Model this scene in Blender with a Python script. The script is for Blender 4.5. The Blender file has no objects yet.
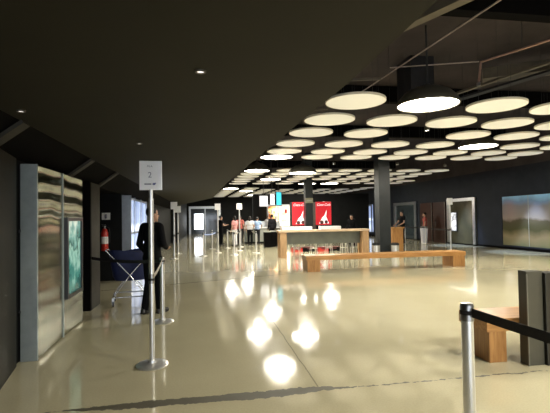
import bpy, bmesh, math, random
from mathutils import Vector, Matrix
random.seed(7)
C = bpy.context.scene.collection
PI = math.pi

# ------------------------------------------------------------------ materials
def nodes(name):
    m = bpy.data.materials.new(name); m.use_nodes = True
    nt = m.node_tree; b = nt.nodes['Principled BSDF']
    return m, nt, b

def mat(name, col, rough=0.5, metal=0.0, var=0.0, scale=8.0, bump=0.0, emit=None, estr=0.0, spec=0.5, trans=0.0, rvar=0.0, stretch=None):
    m, nt, b = nodes(name)
    b.inputs['Base Color'].default_value = (*col, 1)
    b.inputs['Roughness'].default_value = rough
    b.inputs['Metallic'].default_value = metal
    b.inputs['Specular IOR Level'].default_value = spec
    b.inputs['Transmission Weight'].default_value = trans
    if emit:
        b.inputs['Emission Color'].default_value = (*emit, 1)
        b.inputs['Emission Strength'].default_value = estr
    if var or bump or rvar:
        tc = nt.nodes.new('ShaderNodeTexCoord'); mp = nt.nodes.new('ShaderNodeMapping')
        if stretch: mp.inputs['Scale'].default_value = stretch
        nt.links.new(tc.outputs['Object'], mp.inputs['Vector'])
        n = nt.nodes.new('ShaderNodeTexNoise'); n.inputs['Scale'].default_value = scale; n.inputs['Detail'].default_value = 4
        nt.links.new(mp.outputs['Vector'], n.inputs['Vector'])
        if var:
            r = nt.nodes.new('ShaderNodeValToRGB')
            r.color_ramp.elements[0].position = .3; r.color_ramp.elements[1].position = .7
            r.color_ramp.elements[0].color = (*[max(0, c*(1-var)) for c in col], 1)
            r.color_ramp.elements[1].color = (*[min(1, c*(1+var)) for c in col], 1)
            nt.links.new(n.outputs['Fac'], r.inputs['Fac']); nt.links.new(r.outputs['Color'], b.inputs['Base Color'])
        if rvar:
            mr = nt.nodes.new('ShaderNodeMapRange'); mr.inputs['To Min'].default_value = max(0.02, rough-rvar); mr.inputs['To Max'].default_value = rough+rvar
            nt.links.new(n.outputs['Fac'], mr.inputs['Value']); nt.links.new(mr.outputs['Result'], b.inputs['Roughness'])
        if bump:
            bp = nt.nodes.new('ShaderNodeBump'); bp.inputs['Strength'].default_value = bump; bp.inputs['Distance'].default_value = .02
            nt.links.new(n.outputs['Fac'], bp.inputs['Height']); nt.links.new(bp.outputs['Normal'], b.inputs['Normal'])
    return m

def wood(name, c1, c2, axis='x'):
    m, nt, b = nodes(name)
    tc = nt.nodes.new('ShaderNodeTexCoord'); mp = nt.nodes.new('ShaderNodeMapping')
    mp.inputs['Scale'].default_value = {'x': (1.2, 14, 14), 'z': (14, 14, 1.2)}[axis]
    n = nt.nodes.new('ShaderNodeTexNoise'); n.inputs['Scale'].default_value = 2.2; n.inputs['Detail'].default_value = 6; n.inputs['Distortion'].default_value = .6
    r = nt.nodes.new('ShaderNodeValToRGB'); r.color_ramp.elements[0].position = .3; r.color_ramp.elements[1].position = .72
    r.color_ramp.elements[0].color = (*c1, 1); r.color_ramp.elements[1].color = (*c2, 1)
    nt.links.new(tc.outputs['Object'], mp.inputs['Vector']); nt.links.new(mp.outputs['Vector'], n.inputs['Vector'])
    nt.links.new(n.outputs['Fac'], r.inputs['Fac']); nt.links.new(r.outputs['Color'], b.inputs['Base Color'])
    b.inputs['Roughness'].default_value = .38
    return m

def floor_mat():
    m, nt, b = nodes('polished_concrete'); N = nt.nodes; L = nt.links
    tc = N.new('ShaderNodeTexCoord'); sep = N.new('ShaderNodeSeparateXYZ'); L.new(tc.outputs['Object'], sep.inputs[0])
    def mth(op, a, bb=None, clamp=False):
        n = N.new('ShaderNodeMath'); n.operation = op; n.use_clamp = clamp
        for i, v in enumerate((a, bb)):
            if v is None: continue
            if isinstance(v, (int, float)): n.inputs[i].default_value = v
            else: L.new(v, n.inputs[i])
        return n.outputs[0]
    def noise(scale, det=4, vec=None):
        n = N.new('ShaderNodeTexNoise'); n.inputs['Scale'].default_value = scale; n.inputs['Detail'].default_value = det
        L.new(tc.outputs['Object'], n.inputs['Vector']); return n.outputs['Fac']
    X, Y = sep.outputs['X'], sep.outputs['Y']
    r = N.new('ShaderNodeValToRGB'); r.color_ramp.elements[0].position = .32; r.color_ramp.elements[1].position = .68
    r.color_ramp.elements[0].color = (.44, .40, .265, 1); r.color_ramp.elements[1].color = (.52, .475, .32, 1)
    L.new(noise(.55, 6), r.inputs['Fac'])
    # fine speckle of the aggregate
    sp = N.new('ShaderNodeMix'); sp.data_type = 'RGBA'; sp.blend_type = 'MULTIPLY'; sp.inputs['Factor'].default_value = 1
    r2 = N.new('ShaderNodeValToRGB'); r2.color_ramp.elements[0].position = .35; r2.color_ramp.elements[1].position = .6
    r2.color_ramp.elements[0].color = (.93, .93, .93, 1); r2.color_ramp.elements[1].color = (1, 1, 1, 1)
    L.new(noise(60, 2), r2.inputs['Fac']); L.new(r.outputs['Color'], sp.inputs['A']); L.new(r2.outputs['Color'], sp.inputs['B'])
    # broken slab joint that runs across the hall (about 3.85 m in), wide and ragged on one side, hairline on the other
    wob = mth('MULTIPLY', mth('SUBTRACT', noise(1.6, 6), .5), .15)
    d = mth('ABSOLUTE', mth('ADD', mth('SUBTRACT', Y, 3.79), wob))
    wide = mth('MULTIPLY', mth('MULTIPLY', mth('MULTIPLY', mth('SUBTRACT', 1.3, X), 2.2, True), mth('MULTIPLY', mth('ADD', X, 1.15), 1.5, True)), .062)
    w = mth('ADD', mth('ADD', wide, .010), mth('MULTIPLY', mth('SUBTRACT', noise(16, 6), .5), .09))
    crack = mth('GREATER_THAN', w, d)
    # straight saw cuts
    cut1 = mth('LESS_THAN', mth('ABSOLUTE', mth('SUBTRACT', X, mth('ADD', 1.02, mth('MULTIPLY', mth('SUBTRACT', noise(2, 3), .5), .04)))), .007)
    cut1 = mth('MULTIPLY', cut1, mth('MULTIPLY', mth('LESS_THAN', Y, 6.4), mth('GREATER_THAN', Y, 3.86)))
    cut2 = mth('LESS_THAN', mth('ABSOLUTE', mth('SUBTRACT', mth('SUBTRACT', Y, mth('MULTIPLY', X, .36)), 10.85)), .02)
    dark = mth('MAXIMUM', mth('MULTIPLY', crack, .9), mth('MAXIMUM', mth('MULTIPLY', cut1, .45), mth('MULTIPLY', cut2, .35)))
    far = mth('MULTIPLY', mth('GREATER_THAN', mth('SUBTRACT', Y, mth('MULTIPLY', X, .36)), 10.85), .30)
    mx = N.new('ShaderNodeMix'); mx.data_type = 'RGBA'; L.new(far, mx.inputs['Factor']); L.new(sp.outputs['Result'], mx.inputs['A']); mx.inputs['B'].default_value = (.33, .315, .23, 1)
    mx2 = N.new('ShaderNodeMix'); mx2.data_type = 'RGBA'; L.new(dark, mx2.inputs['Factor']); L.new(mx.outputs['Result'], mx2.inputs['A']); mx2.inputs['B'].default_value = (.035, .030, .018, 1)
    L.new(mx2.outputs['Result'], b.inputs['Base Color'])
    rr = N.new('ShaderNodeMapRange'); rr.inputs['From Min'].default_value = .3; rr.inputs['From Max'].default_value = .7
    rr.inputs['To Min'].default_value = .055; rr.inputs['To Max'].default_value = .11
    L.new(noise(1.3, 5), rr.inputs['Value'])
    L.new(mth('ADD', rr.outputs['Result'], mth('MULTIPLY', crack, .5)), b.inputs['Roughness'])
    bp = N.new('ShaderNodeBump'); bp.inputs['Strength'].default_value = .025; bp.inputs['Distance'].default_value = .02
    L.new(noise(3.0, 2), bp.inputs['Height']); L.new(bp.outputs['Normal'], b.inputs['Normal'])
    b.inputs['Specular IOR Level'].default_value = .62
    return m

def ramp_print(name, stops, axis='Z', lo=0., hi=1., noise_amt=.25, nscale=2.0, emit=0.0, rough=.15):
    """a printed picture: colours in bands along one axis, broken up by noise"""
    m, nt, b = nodes(name); N = nt.nodes; L = nt.links
    tc = N.new('ShaderNodeTexCoord'); sep = N.new('ShaderNodeSeparateXYZ'); L.new(tc.outputs['Object'], sep.inputs[0])
    mr = N.new('ShaderNodeMapRange'); mr.inputs['From Min'].default_value = lo; mr.inputs['From Max'].default_value = hi
    L.new(sep.outputs[axis], mr.inputs['Value'])
    n = N.new('ShaderNodeTexNoise'); n.inputs['Scale'].default_value = nscale; n.inputs['Detail'].default_value = 5
    L.new(tc.outputs['Object'], n.inputs['Vector'])
    s = N.new('ShaderNodeMath'); s.operation = 'MULTIPLY_ADD'; L.new(n.outputs['Fac'], s.inputs[0]); s.inputs[1].default_value = noise_amt; s.inputs[2].default_value = -noise_amt/2
    a = N.new('ShaderNodeMath'); a.operation = 'ADD'; L.new(mr.outputs['Result'], a.inputs[0]); L.new(s.outputs[0], a.inputs[1])
    r = N.new('ShaderNodeValToRGB'); el = r.color_ramp.elements
    while len(el) < len(stops): el.new(.5)
    for e, (p, c) in zip(el, stops): e.position = p; e.color = (*c, 1)
    L.new(a.outputs[0], r.inputs['Fac']); L.new(r.outputs['Color'], b.inputs['Base Color'])
    if emit:
        L.new(r.outputs['Color'], b.inputs['Emission Color']); b.inputs['Emission Strength'].default_value = emit
    b.inputs['Roughness'].default_value = rough
    return m

def brushed_metal(name, col, rough=.20, wav=.05, dots=True):
    """perforated sheet metal that is slightly buckled"""
    m, nt, b = nodes(name); N = nt.nodes; L = nt.links
    tc = N.new('ShaderNodeTexCoord')
    b.inputs['Metallic'].default_value = .85; b.inputs['Roughness'].default_value = rough
    b.inputs['Base Color'].default_value = (*col, 1)
    # the sheet is buckled in long horizontal folds, strongest towards its top
    sep = N.new('ShaderNodeSeparateXYZ'); L.new(tc.outputs['Object'], sep.inputs[0])
    wv = N.new('ShaderNodeTexWave'); wv.wave_type = 'BANDS'; wv.bands_direction = 'Z'; wv.inputs['Scale'].default_value = 1.5
    wv.inputs['Distortion'].default_value = 2.5; wv.inputs['Detail'].default_value = 1; wv.inputs['Detail Scale'].default_value = .8
    L.new(tc.outputs['Object'], wv.inputs['Vector'])
    mk = N.new('ShaderNodeMapRange'); mk.interpolation_type = 'SMOOTHSTEP'; mk.inputs['From Min'].default_value = 1.35; mk.inputs['From Max'].default_value = 2.1
    mk.inputs['To Min'].default_value = .06; L.new(sep.outputs['Z'], mk.inputs['Value'])
    ml = N.new('ShaderNodeMath'); ml.operation = 'MULTIPLY'; L.new(wv.outputs['Fac'], ml.inputs[0]); L.new(mk.outputs['Result'], ml.inputs[1])
    bp = N.new('ShaderNodeBump'); bp.inputs['Strength'].default_value = 1; bp.inputs['Distance'].default_value = wav
    L.new(ml.outputs[0], bp.inputs['Height']); L.new(bp.outputs['Normal'], b.inputs['Normal'])
    if dots:
        v = N.new('ShaderNodeTexVoronoi'); v.inputs['Scale'].default_value = 26; v.inputs['Randomness'].default_value = 0
        L.new(tc.outputs['Object'], v.inputs['Vector'])
        r = N.new('ShaderNodeValToRGB'); r.color_ramp.elements[0].position = .22; r.color_ramp.elements[1].position = .34
        r.color_ramp.elements[0].color = (col[0]*.25, col[1]*.25, col[2]*.25, 1); r.color_ramp.elements[1].color = (*col, 1)
        L.new(v.outputs['Distance'], r.inputs['Fac']); L.new(r.outputs['Color'], b.inputs['Base Color'])
    return m

M = {
 'entrance_glow': mat('added_entrance_glow', (.3, .33, .36), .1, emit=(.80, .88, 1), estr=1.5, var=.02),
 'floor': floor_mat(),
 'soffit': mat('soffit_paint', (.0185, .016, .0085), .75, var=.1, scale=1.5, spec=.25),
 'black': mat('black_paint', (.004, .0036, .0036), .85, var=.3, scale=2, spec=.05),
 'void': mat('void_paint', (.034, .025, .025), .85, var=.35, scale=1.2),
 'darkwall': mat('dark_wall', (.006, .0065, .007), .6, var=.25, scale=3, spec=.15),
 'bluewall': mat('blue_grey_wall', (.017, .0205, .029), .6, var=.16, scale=2.5, spec=.15),
 'greenwall': mat('olive_wall', (.013, .012, .0075), .55, var=.25, scale=3, spec=.2),
 'rib': mat('grey_rib', (.045, .041, .033), .6, var=.2, scale=6, spec=.15),
 'pillar': mat('grey_pillar', (.04, .037, .028), .6, var=.2, scale=6, spec=.15),
 'clad': brushed_metal('perforated_cladding', (.21, .215, .14)),
 'strip': mat('pale_metal_edge', (.34, .38, .37), .42, .3, var=.1),
 'steel': mat('brushed_steel', (.72, .71, .68), .30, .75, var=.08, scale=30, stretch=(1, 1, .1)),
 'steelcap': mat('dark_steel_cap', (.33, .32, .30), .32, 1, var=.08),
 'chrome': mat('chrome', (.5, .5, .5), .25, 1, var=.03),
 'belt': mat('black_webbing', (.012, .010, .010), .75, var=.3, scale=40),
 'beltpale': mat('grey_webbing', (.30, .28, .24), .75, var=.2, scale=40),
 'beltblue': mat('blue_webbing', (.22, .28, .48), .7, var=.2, scale=40),
 'white': mat('white_card', (.80, .79, .80), .45, var=.03),
 'ink': mat('grey_ink', (.14, .14, .18), .6, var=.1),
 'inkblue': mat('blue_ink', (.10, .11, .25), .6, var=.1),
 'disc': mat('glowing_disc', (.93, .92, .87), .7, emit=(1, .955, .85), estr=.06),  # weak emission added so the discs read brighter than bounced light makes them
 'discedge': mat('disc_edge', (.80, .76, .66), .6, var=.05),
 'lamp': mat('lamp_diffuser', (1, .95, .85), .4, emit=(1, .94, .80), estr=6, var=.02),
 'lampcore': mat('lamp_core', (1, .95, .85), .4, emit=(1, .94, .80), estr=72, var=.02),
 'dome': mat('lamp_dome', (.10, .09, .065), .5, .2, var=.1),
 'wire': mat('wire', (.03, .03, .03), .6, var=.1),
 'oak': wood('warm_oak', (.30, .135, .035), (.52, .27, .085)),
 'oakleg': wood('warm_oak_leg', (.28, .125, .032), (.48, .245, .08), 'z'),
 'paleoak': wood('pale_oak', (.50, .36, .23), (.66, .50, .34)),
 'paleoakleg': wood('pale_oak_leg', (.34, .20, .09), (.52, .33, .17), 'z'),
 'bin': mat('dark_grey_sheet', (.030, .028, .021), .42, .3, var=.12, scale=4),
 'binpale': mat('grey_olive_sheet', (.070, .066, .048), .45, .2, var=.12, scale=4),
 'binedge': mat('bin_edge', (.16, .155, .13), .4, .4, var=.1),
 'column': mat('column_paint', (.012, .016, .018), .40, var=.15, scale=4),
 'blue': mat('navy_canvas', (.007, .014, .070), .65, var=.2, scale=12),
 'rubber': mat('rubber', (.015, .015, .016), .7, var=.2),
 'red': mat('red_paint', (.50, .03, .02), .35, var=.08),
 'redsign': mat('red_print', (.62, .02, .03), .3, emit=(1, .03, .05), estr=.11, var=.1, scale=3),
 'whiteprint': mat('lit_white_print', (.9, .85, .85), .3, emit=(1, .9, .88), estr=.33, var=.05),
 'darkprint': mat('dark_print', (.12, .03, .03), .4, var=.2),
 'skin': mat('skin', (.42, .24, .16), .5, var=.06, scale=10),
 'hair': mat('dark_hair', (.005, .004, .0035), .6, var=.3, scale=30),
 'blackcloth': mat('black_cloth', (.004, .004, .005), .8, var=.3, scale=20, spec=.1),
 'darkcloth': mat('charcoal_cloth', (.012, .012, .015), .8, var=.25, scale=20, spec=.1),
 'pinkcloth': mat('pink_cloth', (.62, .28, .27), .8, var=.12, scale=20),
 'whitecloth': mat('white_cloth', (.68, .68, .72), .8, var=.08, scale=20),
 'bluecloth': mat('light_blue_cloth', (.30, .42, .66), .8, var=.12, scale=20),
 'redcloth': mat('brick_red_cloth', (.42, .10, .08), .8, var=.15, scale=20),
 'eye': mat('eye_dark', (.02, .015, .012), .3, var=.1),
 'shoe': mat('black_leather', (.012, .011, .011), .4, var=.2),
 'screenwhite': mat('menu_screen', (.7, .72, .75), .2, emit=(.95, .92, .92), estr=.4, var=.03),
 'screencyan': mat('cyan_screen', (.05, .35, .45), .2, emit=(.06, .55, .70), estr=.33, var=.1),
 'darkframe': mat('dark_bezel', (.02, .02, .022), .4, var=.2),
 'popcorn': ramp_print('warm_display', [(0, (.15, .04, .01)), (.28, (.75, .38, .14)), (.5, (1, .80, .52)), (.72, (.8, .42, .18)), (1, (1, .9, .75))], 'X', -.8, .8, 1.1, 3.2, emit=.8),
 'litposter': ramp_print('lit_poster', [(0, (.30, .32, .36)), (.35, (.9, .9, .9)), (.6, (.16, .17, .2)), (.75, (.85, .87, .9)), (1, (.95, .97, 1))], 'Z', 0, 1.3, 1.4, 5, emit=.3),
 'farposter': ramp_print('far_lit_poster', [(0, (.8, .85, .92)), (.5, (1, 1, 1)), (1, (.75, .85, .95))], 'Z', 0, 1.5, .5, 2, emit=1.6),
 'tealposter': ramp_print('teal_poster', [(0, (.02, .08, .07)), (.3, (.05, .20, .17)), (.5, (.30, .52, .44)), (.62, (.04, .13, .11)), (.8, (.16, .36, .32)), (1, (.55, .68, .6))], 'Z', 0, 1.1, 1.2, 4, emit=.16),
 'mural': ramp_print('panorama_print', [(0, (.16, .17, .09)), (.20, (.24, .19, .11)), (.34, (.075, .072, .035)), (.50, (.09, .08, .05)), (.55, (.26, .23, .20)), (.78, (.20, .19, .20)), (.88, (.16, .25, .40)), (1, (.30, .58, .85))], 'Z', 0, 2.25, .22, 1.1, rough=.08),
 'pane': mat('dim_glass', (.030, .040, .045), .08, 0, var=.2, scale=2, spec=.8),
 'paneolive': mat('olive_glass', (.075, .072, .045), .12, 0, var=.25, scale=1.5, spec=.8),
 'daypane': ramp_print('daylit_pane', [(0, (.10, .13, .2)), (.3, (.55, .65, .9)), (.55, (.30, .38, .6)), (.62, (.8, .88, 1)), (.7, (.24, .30, .48)), (1, (.20, .26, .42))], 'Z', 0, 2.1, .12, 2.5, emit=.40),
 'frame': mat('aluminium_frame', (.60, .63, .66), .3, .9, var=.08),
 'brown': mat('brown_door', (.035, .011, .006), .4, var=.25, scale=4),
 'counter': mat('counter_front', (.13, .14, .115), .35, var=.2, scale=3),
 'plaque': mat('olive_plaque', (.22, .21, .14), .5, var=.1),
 'duct': mat('duct_olive', (.10, .085, .065), .6, var=.25, scale=3),
 'pipe': mat('pipe_red', (.30, .18, .15), .5, var=.2),
 'pipegrey': mat('pipe_grey', (.28, .23, .22), .5, var=.2),
 'darkmetal': mat('dark_duct', (.012, .012, .015), .55, var=.3),
 'spot': mat('spot_glow', (1, 1, 1), .4, emit=(1, .95, .85), estr=6, var=.02),
 'greyish': mat('grey_sheet', (.30, .31, .28), .5, var=.15, scale=5),
}

# ------------------------------------------------------------------ mesh helpers
class MB:
    def __init__(self): self.bm = bmesh.new()
    def box(self, x0, x1, y0, y1, z0, z1, bevel=0.0, mtx=None):
        r = bmesh.ops.create_cube(self.bm, size=1.0)
        vs = r['verts']
        for v in vs:
            v.co = Vector(((x0+x1)/2 + v.co.x*(x1-x0), (y0+y1)/2 + v.co.y*(y1-y0), (z0+z1)/2 + v.co.z*(z1-z0)))
        if mtx: bmesh.ops.transform(self.bm, matrix=mtx, verts=vs)
        if bevel:
            es = list({e for v in vs for e in v.link_edges})
            bmesh.ops.bevel(self.bm, geom=es, offset=bevel, segments=2, profile=.6, affect='EDGES')
        return self
    def tube(self, p0, p1, r0, r1=None, seg=16, caps=True):
        p0, p1 = Vector(p0), Vector(p1); r1 = r0 if r1 is None else r1
        d = p1-p0
        r = bmesh.ops.create_cone(self.bm, cap_ends=caps, segments=seg, radius1=r0, radius2=r1, depth=d.length)
        q = Vector((0, 0, 1)).rotation_difference(d.normalized()).to_matrix().to_4x4()
        bmesh.ops.transform(self.bm, matrix=Matrix.Translation((p0+p1)/2) @ q, verts=r['verts'])
        return self
    def ball(self, c, r, s=(1, 1, 1), seg=12, mtx=None):
        k = bmesh.ops.create_uvsphere(self.bm, u_segments=seg, v_segments=max(6, seg*2//3), radius=r)
        m = Matrix.Translation(Vector(c)) @ (mtx or Matrix()) @ Matrix.Diagonal((*s, 1))
        bmesh.ops.transform(self.bm, matrix=m, verts=k['verts']); return self
    def cap(self, p0, p1, r0, r1=None, seg=10):
        r1 = r0 if r1 is None else r1
        self.tube(p0, p1, r0, r1, seg); self.ball(p0, r0, seg=seg); self.ball(p1, r1, seg=seg); return self
    def path(self, pts, r, seg=10):
        for a, b in zip(pts, pts[1:]): self.cap(a, b, r, r, seg)
        return self
    def lathe(self, prof, seg=32, c=(0, 0, 0)):
        rings = []
        for (r, z) in prof:
            if r < 1e-6: rings.append([self.bm.verts.new((c[0], c[1], c[2]+z))])
            else: rings.append([self.bm.verts.new((c[0]+r*math.cos(2*PI*i/seg), c[1]+r*math.sin(2*PI*i/seg), c[2]+z)) for i in range(seg)])
        for a, b in zip(rings, rings[1:]):
            for i in range(seg):
                j = (i+1) % seg
                if len(a) == 1 and len(b) == 1: continue
                if len(a) == 1: self.bm.faces.new((a[0], b[i], b[j]))
                elif len(b) == 1: self.bm.faces.new((a[i], a[j], b[0]))
                else: self.bm.faces.new((a[i], a[j], b[j], b[i]))
        return self
    def prism(self, pts, z0, z1):
        a = [self.bm.verts.new((x, y, z0)) for x, y in pts]; b = [self.bm.verts.new((x, y, z1)) for x, y in pts]
        self.bm.faces.new(a[::-1]); self.bm.faces.new(b)
        n = len(pts)
        for i in range(n): self.bm.faces.new((a[i], a[(i+1) % n], b[(i+1) % n], b[i]))
        return self
    def poly3(self, pts, thick):
        """planar polygon in 3-D given a thickness vector"""
        t = Vector(thick)
        a = [self.bm.verts.new(p) for p in pts]; b = [self.bm.verts.new(Vector(p)+t) for p in pts]
        self.bm.faces.new(a[::-1]); self.bm.faces.new(b); n = len(pts)
        for i in range(n): self.bm.faces.new((a[i], a[(i+1) % n], b[(i+1) % n], b[i]))
        return self
    def build(self, name, m, parent=None, smooth=False, loc=None):
        bmesh.ops.recalc_face_normals(self.bm, faces=self.bm.faces[:])
        me = bpy.data.meshes.new(name); self.bm.to_mesh(me); self.bm.free()
        me.materials.append(M[m])
        o = bpy.data.objects.new(name, me); C.objects.link(o)
        if parent: o.parent = parent
        if loc: o.location = loc
        if smooth: shade(me)
        return o

def shade(me, ang=40):
    for p in me.polygons: p.use_smooth = True
    bm = bmesh.new(); bm.from_mesh(me)
    for e in bm.edges:
        e.smooth = not (len(e.link_faces) == 2 and e.calc_face_angle(0) > math.radians(ang))
    bm.to_mesh(me); bm.free()

def thing(name, label, cat, loc=(0, 0, 0), rz=0.0, group=None):
    o = bpy.data.objects.new(name, None); C.objects.link(o); o.empty_display_size = .1
    o.location = loc; o.rotation_euler = (0, 0, rz)
    return tag(o, label, cat, group)
def tag(o, label, cat, group=None):
    o['label'] = label; o['category'] = cat
    if group: o['group'] = group
    return o
def struct(o, label=None):
    o['kind'] = 'structure'
    if label: o['label'] = label
    return o
def dup(root, loc, rz=None, label=None):
    r = root.copy(); C.objects.link(r); r.location = loc
    if rz is not None: r.rotation_euler = (0, 0, rz)
    if label: r['label'] = label
    for ch in list(root.children):
        c = ch.copy(); C.objects.link(c); c.parent = r
        for g in list(ch.children):
            d = g.copy(); C.objects.link(d); d.parent = c
    return r

def lettering(txt, size, m, parent, loc, rot, name='lettering', shear=0.0, extrude=.001):
    cu = bpy.data.curves.new(name, 'FONT'); cu.body = txt; cu.size = size; cu.align_x = 'CENTER'; cu.align_y = 'CENTER'; cu.extrude = extrude; cu.shear = shear
    t = bpy.data.objects.new(name, cu); C.objects.link(t)
    bpy.context.view_layer.update()
    me = bpy.data.meshes.new_from_object(t.evaluated_get(bpy.context.evaluated_depsgraph_get()))
    bpy.data.objects.remove(t); me.materials.clear(); me.materials.append(M[m])
    o = bpy.data.objects.new(name, me); C.objects.link(o); o.parent = parent; o.location = loc; o.rotation_euler = rot
    return o

def fused(mb, name, m, parent, voxel, smooth=3):
    """merge overlapping volumes into one continuous skin"""
    o = mb.build(name, m, None)
    md = o.modifiers.new('r', 'REMESH'); md.mode = 'VOXEL'; md.voxel_size = voxel
    sm = o.modifiers.new('s', 'SMOOTH'); sm.iterations = smooth; sm.factor = .5
    bpy.context.view_layer.update()
    me = bpy.data.meshes.new_from_object(o.evaluated_get(bpy.context.evaluated_depsgraph_get()))
    o.modifiers.clear(); old = o.data; o.data = me; bpy.data.meshes.remove(old)
    me.materials.clear(); me.materials.append(M[m])
    for p in me.polygons: p.use_smooth = True
    o.parent = parent
    return o

# ------------------------------------------------------------------ room shell
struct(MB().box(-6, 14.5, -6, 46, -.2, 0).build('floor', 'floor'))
struct(MB().box(-6, 14.5, -6, 46, 5.4, 5.6).build('ceiling', 'void'))
struct(MB().box(13.4, 13.7, -6, 46, 0, 3.62).build('wall_right', 'bluewall'))
struct(MB().box(13.4, 13.7, -6, 46, 3.62, 5.4).build('wall_right_upper', 'void'))
struct(MB().box(13.36, 13.4, -6, 45, 0, .09).build('baseboard_right', 'black'))
struct(MB().box(-6, 14.5, 45, 45.3, 0, 5.4).build('wall_far', 'darkwall'))
struct(MB().box(-6, -1.4, -6.3, -6, 0, 5.4).box(7.4, 14.5, -6.3, -6, 0, 5.4).box(-1.4, 7.4, -6.3, -6, 2.45, 5.4).build('wall_rear', 'bluewall'))
# added, unseen glazed entrance behind the camera; its glow lights sign and metal edges
e = struct(MB().box(-1.4, 7.4, -6.2, -6.16, 0, 2.45).build('window_3', 'entrance_glow'))  # added, unseen glowing glazing
g = MB()
for i in range(7): g.box(-1.4+i*8.72/6, -1.32+i*8.72/6, -6.16, -6.05, 0, 2.45)
g.box(-1.4, 7.4, -6.16, -6.05, 2.37, 2.45).box(-1.4, 7.4, -6.16, -6.05, 0, .12).box(-1.4, 7.4, -6.15, -6.06, 1.1, 1.18)
struct(g.build('window_frame', 'frame', e))  # frame of the added, unseen entrance glazing
struct(MB().box(-6.3, -6, -6, 46, 0, 5.4).build('wall_left_outer', 'black'))
# low sloping soffit that ends in a point down the hall; carries the auditorium above it
struct(MB().prism([(-1.68, -6), (1.06, -6), (1.03, 2.9), (.97, 4.05), (.84, 7.1), (.67, 10.6), (.44, 19.8), (-1.5, 29.1), (-1.68, 29.1)], 2.5, 5.4).build('ceiling_soffit', 'soffit'))
# left-hand partition: angled piece near the camera, then straight, a recess and straight again
struct(MB().prism([(-1.70, 2.2), (-1.72, 3.6), (-1.99, 5.05), (-2.6, 5.05), (-2.6, -6), (-1.70, -6)], 0, 2.24).build('wall_left', 'greenwall'))
struct(MB().prism([(-2.6, 5.05), (-2.03, 5.05), (-2.03, 7.7), (-2.6, 7.7)], 0, 2.24).build('wall_left_cladding', 'darkwall'))
struct(MB().prism([(-4.6, 11.65), (-2.08, 11.65), (-2.08, 29), (-4.6, 29)], 0, 2.24).build('wall_left_far', 'darkwall'))
struct(MB().box(-4.9, -4.6, 7, 29, 0, 2.24).build('wall_left_recess', 'darkwall'))
struct(MB().box(-4.6, -2.6, 7.0, 7.3, 0, 2.24).build('wall_left_recess_side', 'darkwall'))
struct(MB().box(-4.9, -2.05, 7.0, 29, 2.24, 2.5).build('ceiling_recess', 'black'))
struct(MB().box(-3.0, -1.62, 29, 45, 0, 5.4).build('wall_left_end', 'darkwall'))
# slanted bulkhead between the partition head and the soffit edge
struct(MB().poly3([(-2.06, -6, 2.22), (-1.66, -6, 2.52), (-1.66, 29, 2.52), (-2.06, 29, 2.22)], (-.03, 0, .05)).build('trim_bulkhead', 'black'))
for i, y in enumerate((4.3, 6.85, 8.75)):
    struct(MB().poly3([(-2.03, y, 2.225), (-1.655, y, 2.50), (-1.655, y+.16, 2.50), (-2.03, y+.16, 2.225)], (.02, 0, -.03)).build('trim_%d' % (i+1), 'rib'))
struct(MB().box(-2.35, -1.92, 7.85, 7.93, 0, 2.22).build('column_face', 'black'))
struct(MB().box(-2.30, -1.92, 7.93, 8.55, 0, 2.22).build('column_entrance', 'pillar'))

# ------------------------------------------------------------------ left: metal clad display, poster, extinguisher
t = thing('metal_cladding_unit', 'buckled perforated metal wall panel with pale edge strip, beside the entrance', 'wall panel', (-1.95, 5.2, 0))
MB().box(-.079, -.06, .03, 1.9, .0, 2.19).build('backing', 'darkmetal', t)
MB().box(-.06, .10, .03, .93, .01, 2.19, .006).build('sheet', 'clad', t)
MB().box(-.06, .10, .95, 1.9, .01, 2.19, .006).build('sheet', 'clad', t)
MB().box(-.06, .115, 0, .03, 0, 2.20, .004).build('edge_strip', 'strip', t)
MB().box(.10, .112, .925, .955, .01, 2.19).build('joint_cover', 'strip', t)
for z in (.55, 1.45): MB().ball((-.068, .0, z), .022, (.7, .8, 1)).build('hinge', 'darkmetal', t)
p = thing('poster_case', 'lit teal film poster case fixed on the perforated metal panel', 'poster', (-1.848, 6.18, .50))
f = MB(); f.box(0, .05, 0, .05, 0, 1.1).box(0, .05, .69, .74, 0, 1.1).box(0, .05, .05, .69, 0, .05).box(0, .05, .05, .69, 1.05, 1.1)
f.build('case_frame', 'darkframe', p)
MB().box(0, .025, .05, .69, .05, 1.05).build('poster_sheet', 'tealposter', p)

t = thing('fire_extinguisher', 'red fire extinguisher on the dark end wall of the recess', 'fire extinguisher', (-2.47, 11.52, .78))
MB().lathe([(0, 0), (.075, .0), (.085, .02), (.085, .46), (.06, .54), (.03, .57), (0, .57)], 20).build('cylinder_body', 'red', t, True)
MB().tube((0, 0, .57), (0, 0, .62), .022).box(-.06, .04, -.012, .012, .62, .645).box(-.07, .03, -.012, .012, .66, .675).build('valve', 'steelcap', t)
MB().path([(.02, 0, .60), (.10, 0, .58), (.125, -.01, .45), (.12, -.01, .2)], .011).build('hose', 'rubber', t, True)
MB().lathe([(.0862, .18), (.0862, .36)], 20).build('label_sheet', 'white', t)
MB().box(-.04, .04, .08, .13, .25, .33).build('bracket', 'darkmetal', t)
t = thing('equipment_sign', 'small white sign with dark symbol above the fire extinguisher', 'sign', (-2.46, 11.635, 1.66))
MB().box(-.10, .10, -.012, .012, -.09, .09).build('plate', 'white', t)
MB().lathe([(0, 0), (.03, 0), (.03, .10), (.014, .12), (0, .12)], 12, (0, -.014, -.06)).build('symbol', 'ink', t)

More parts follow.
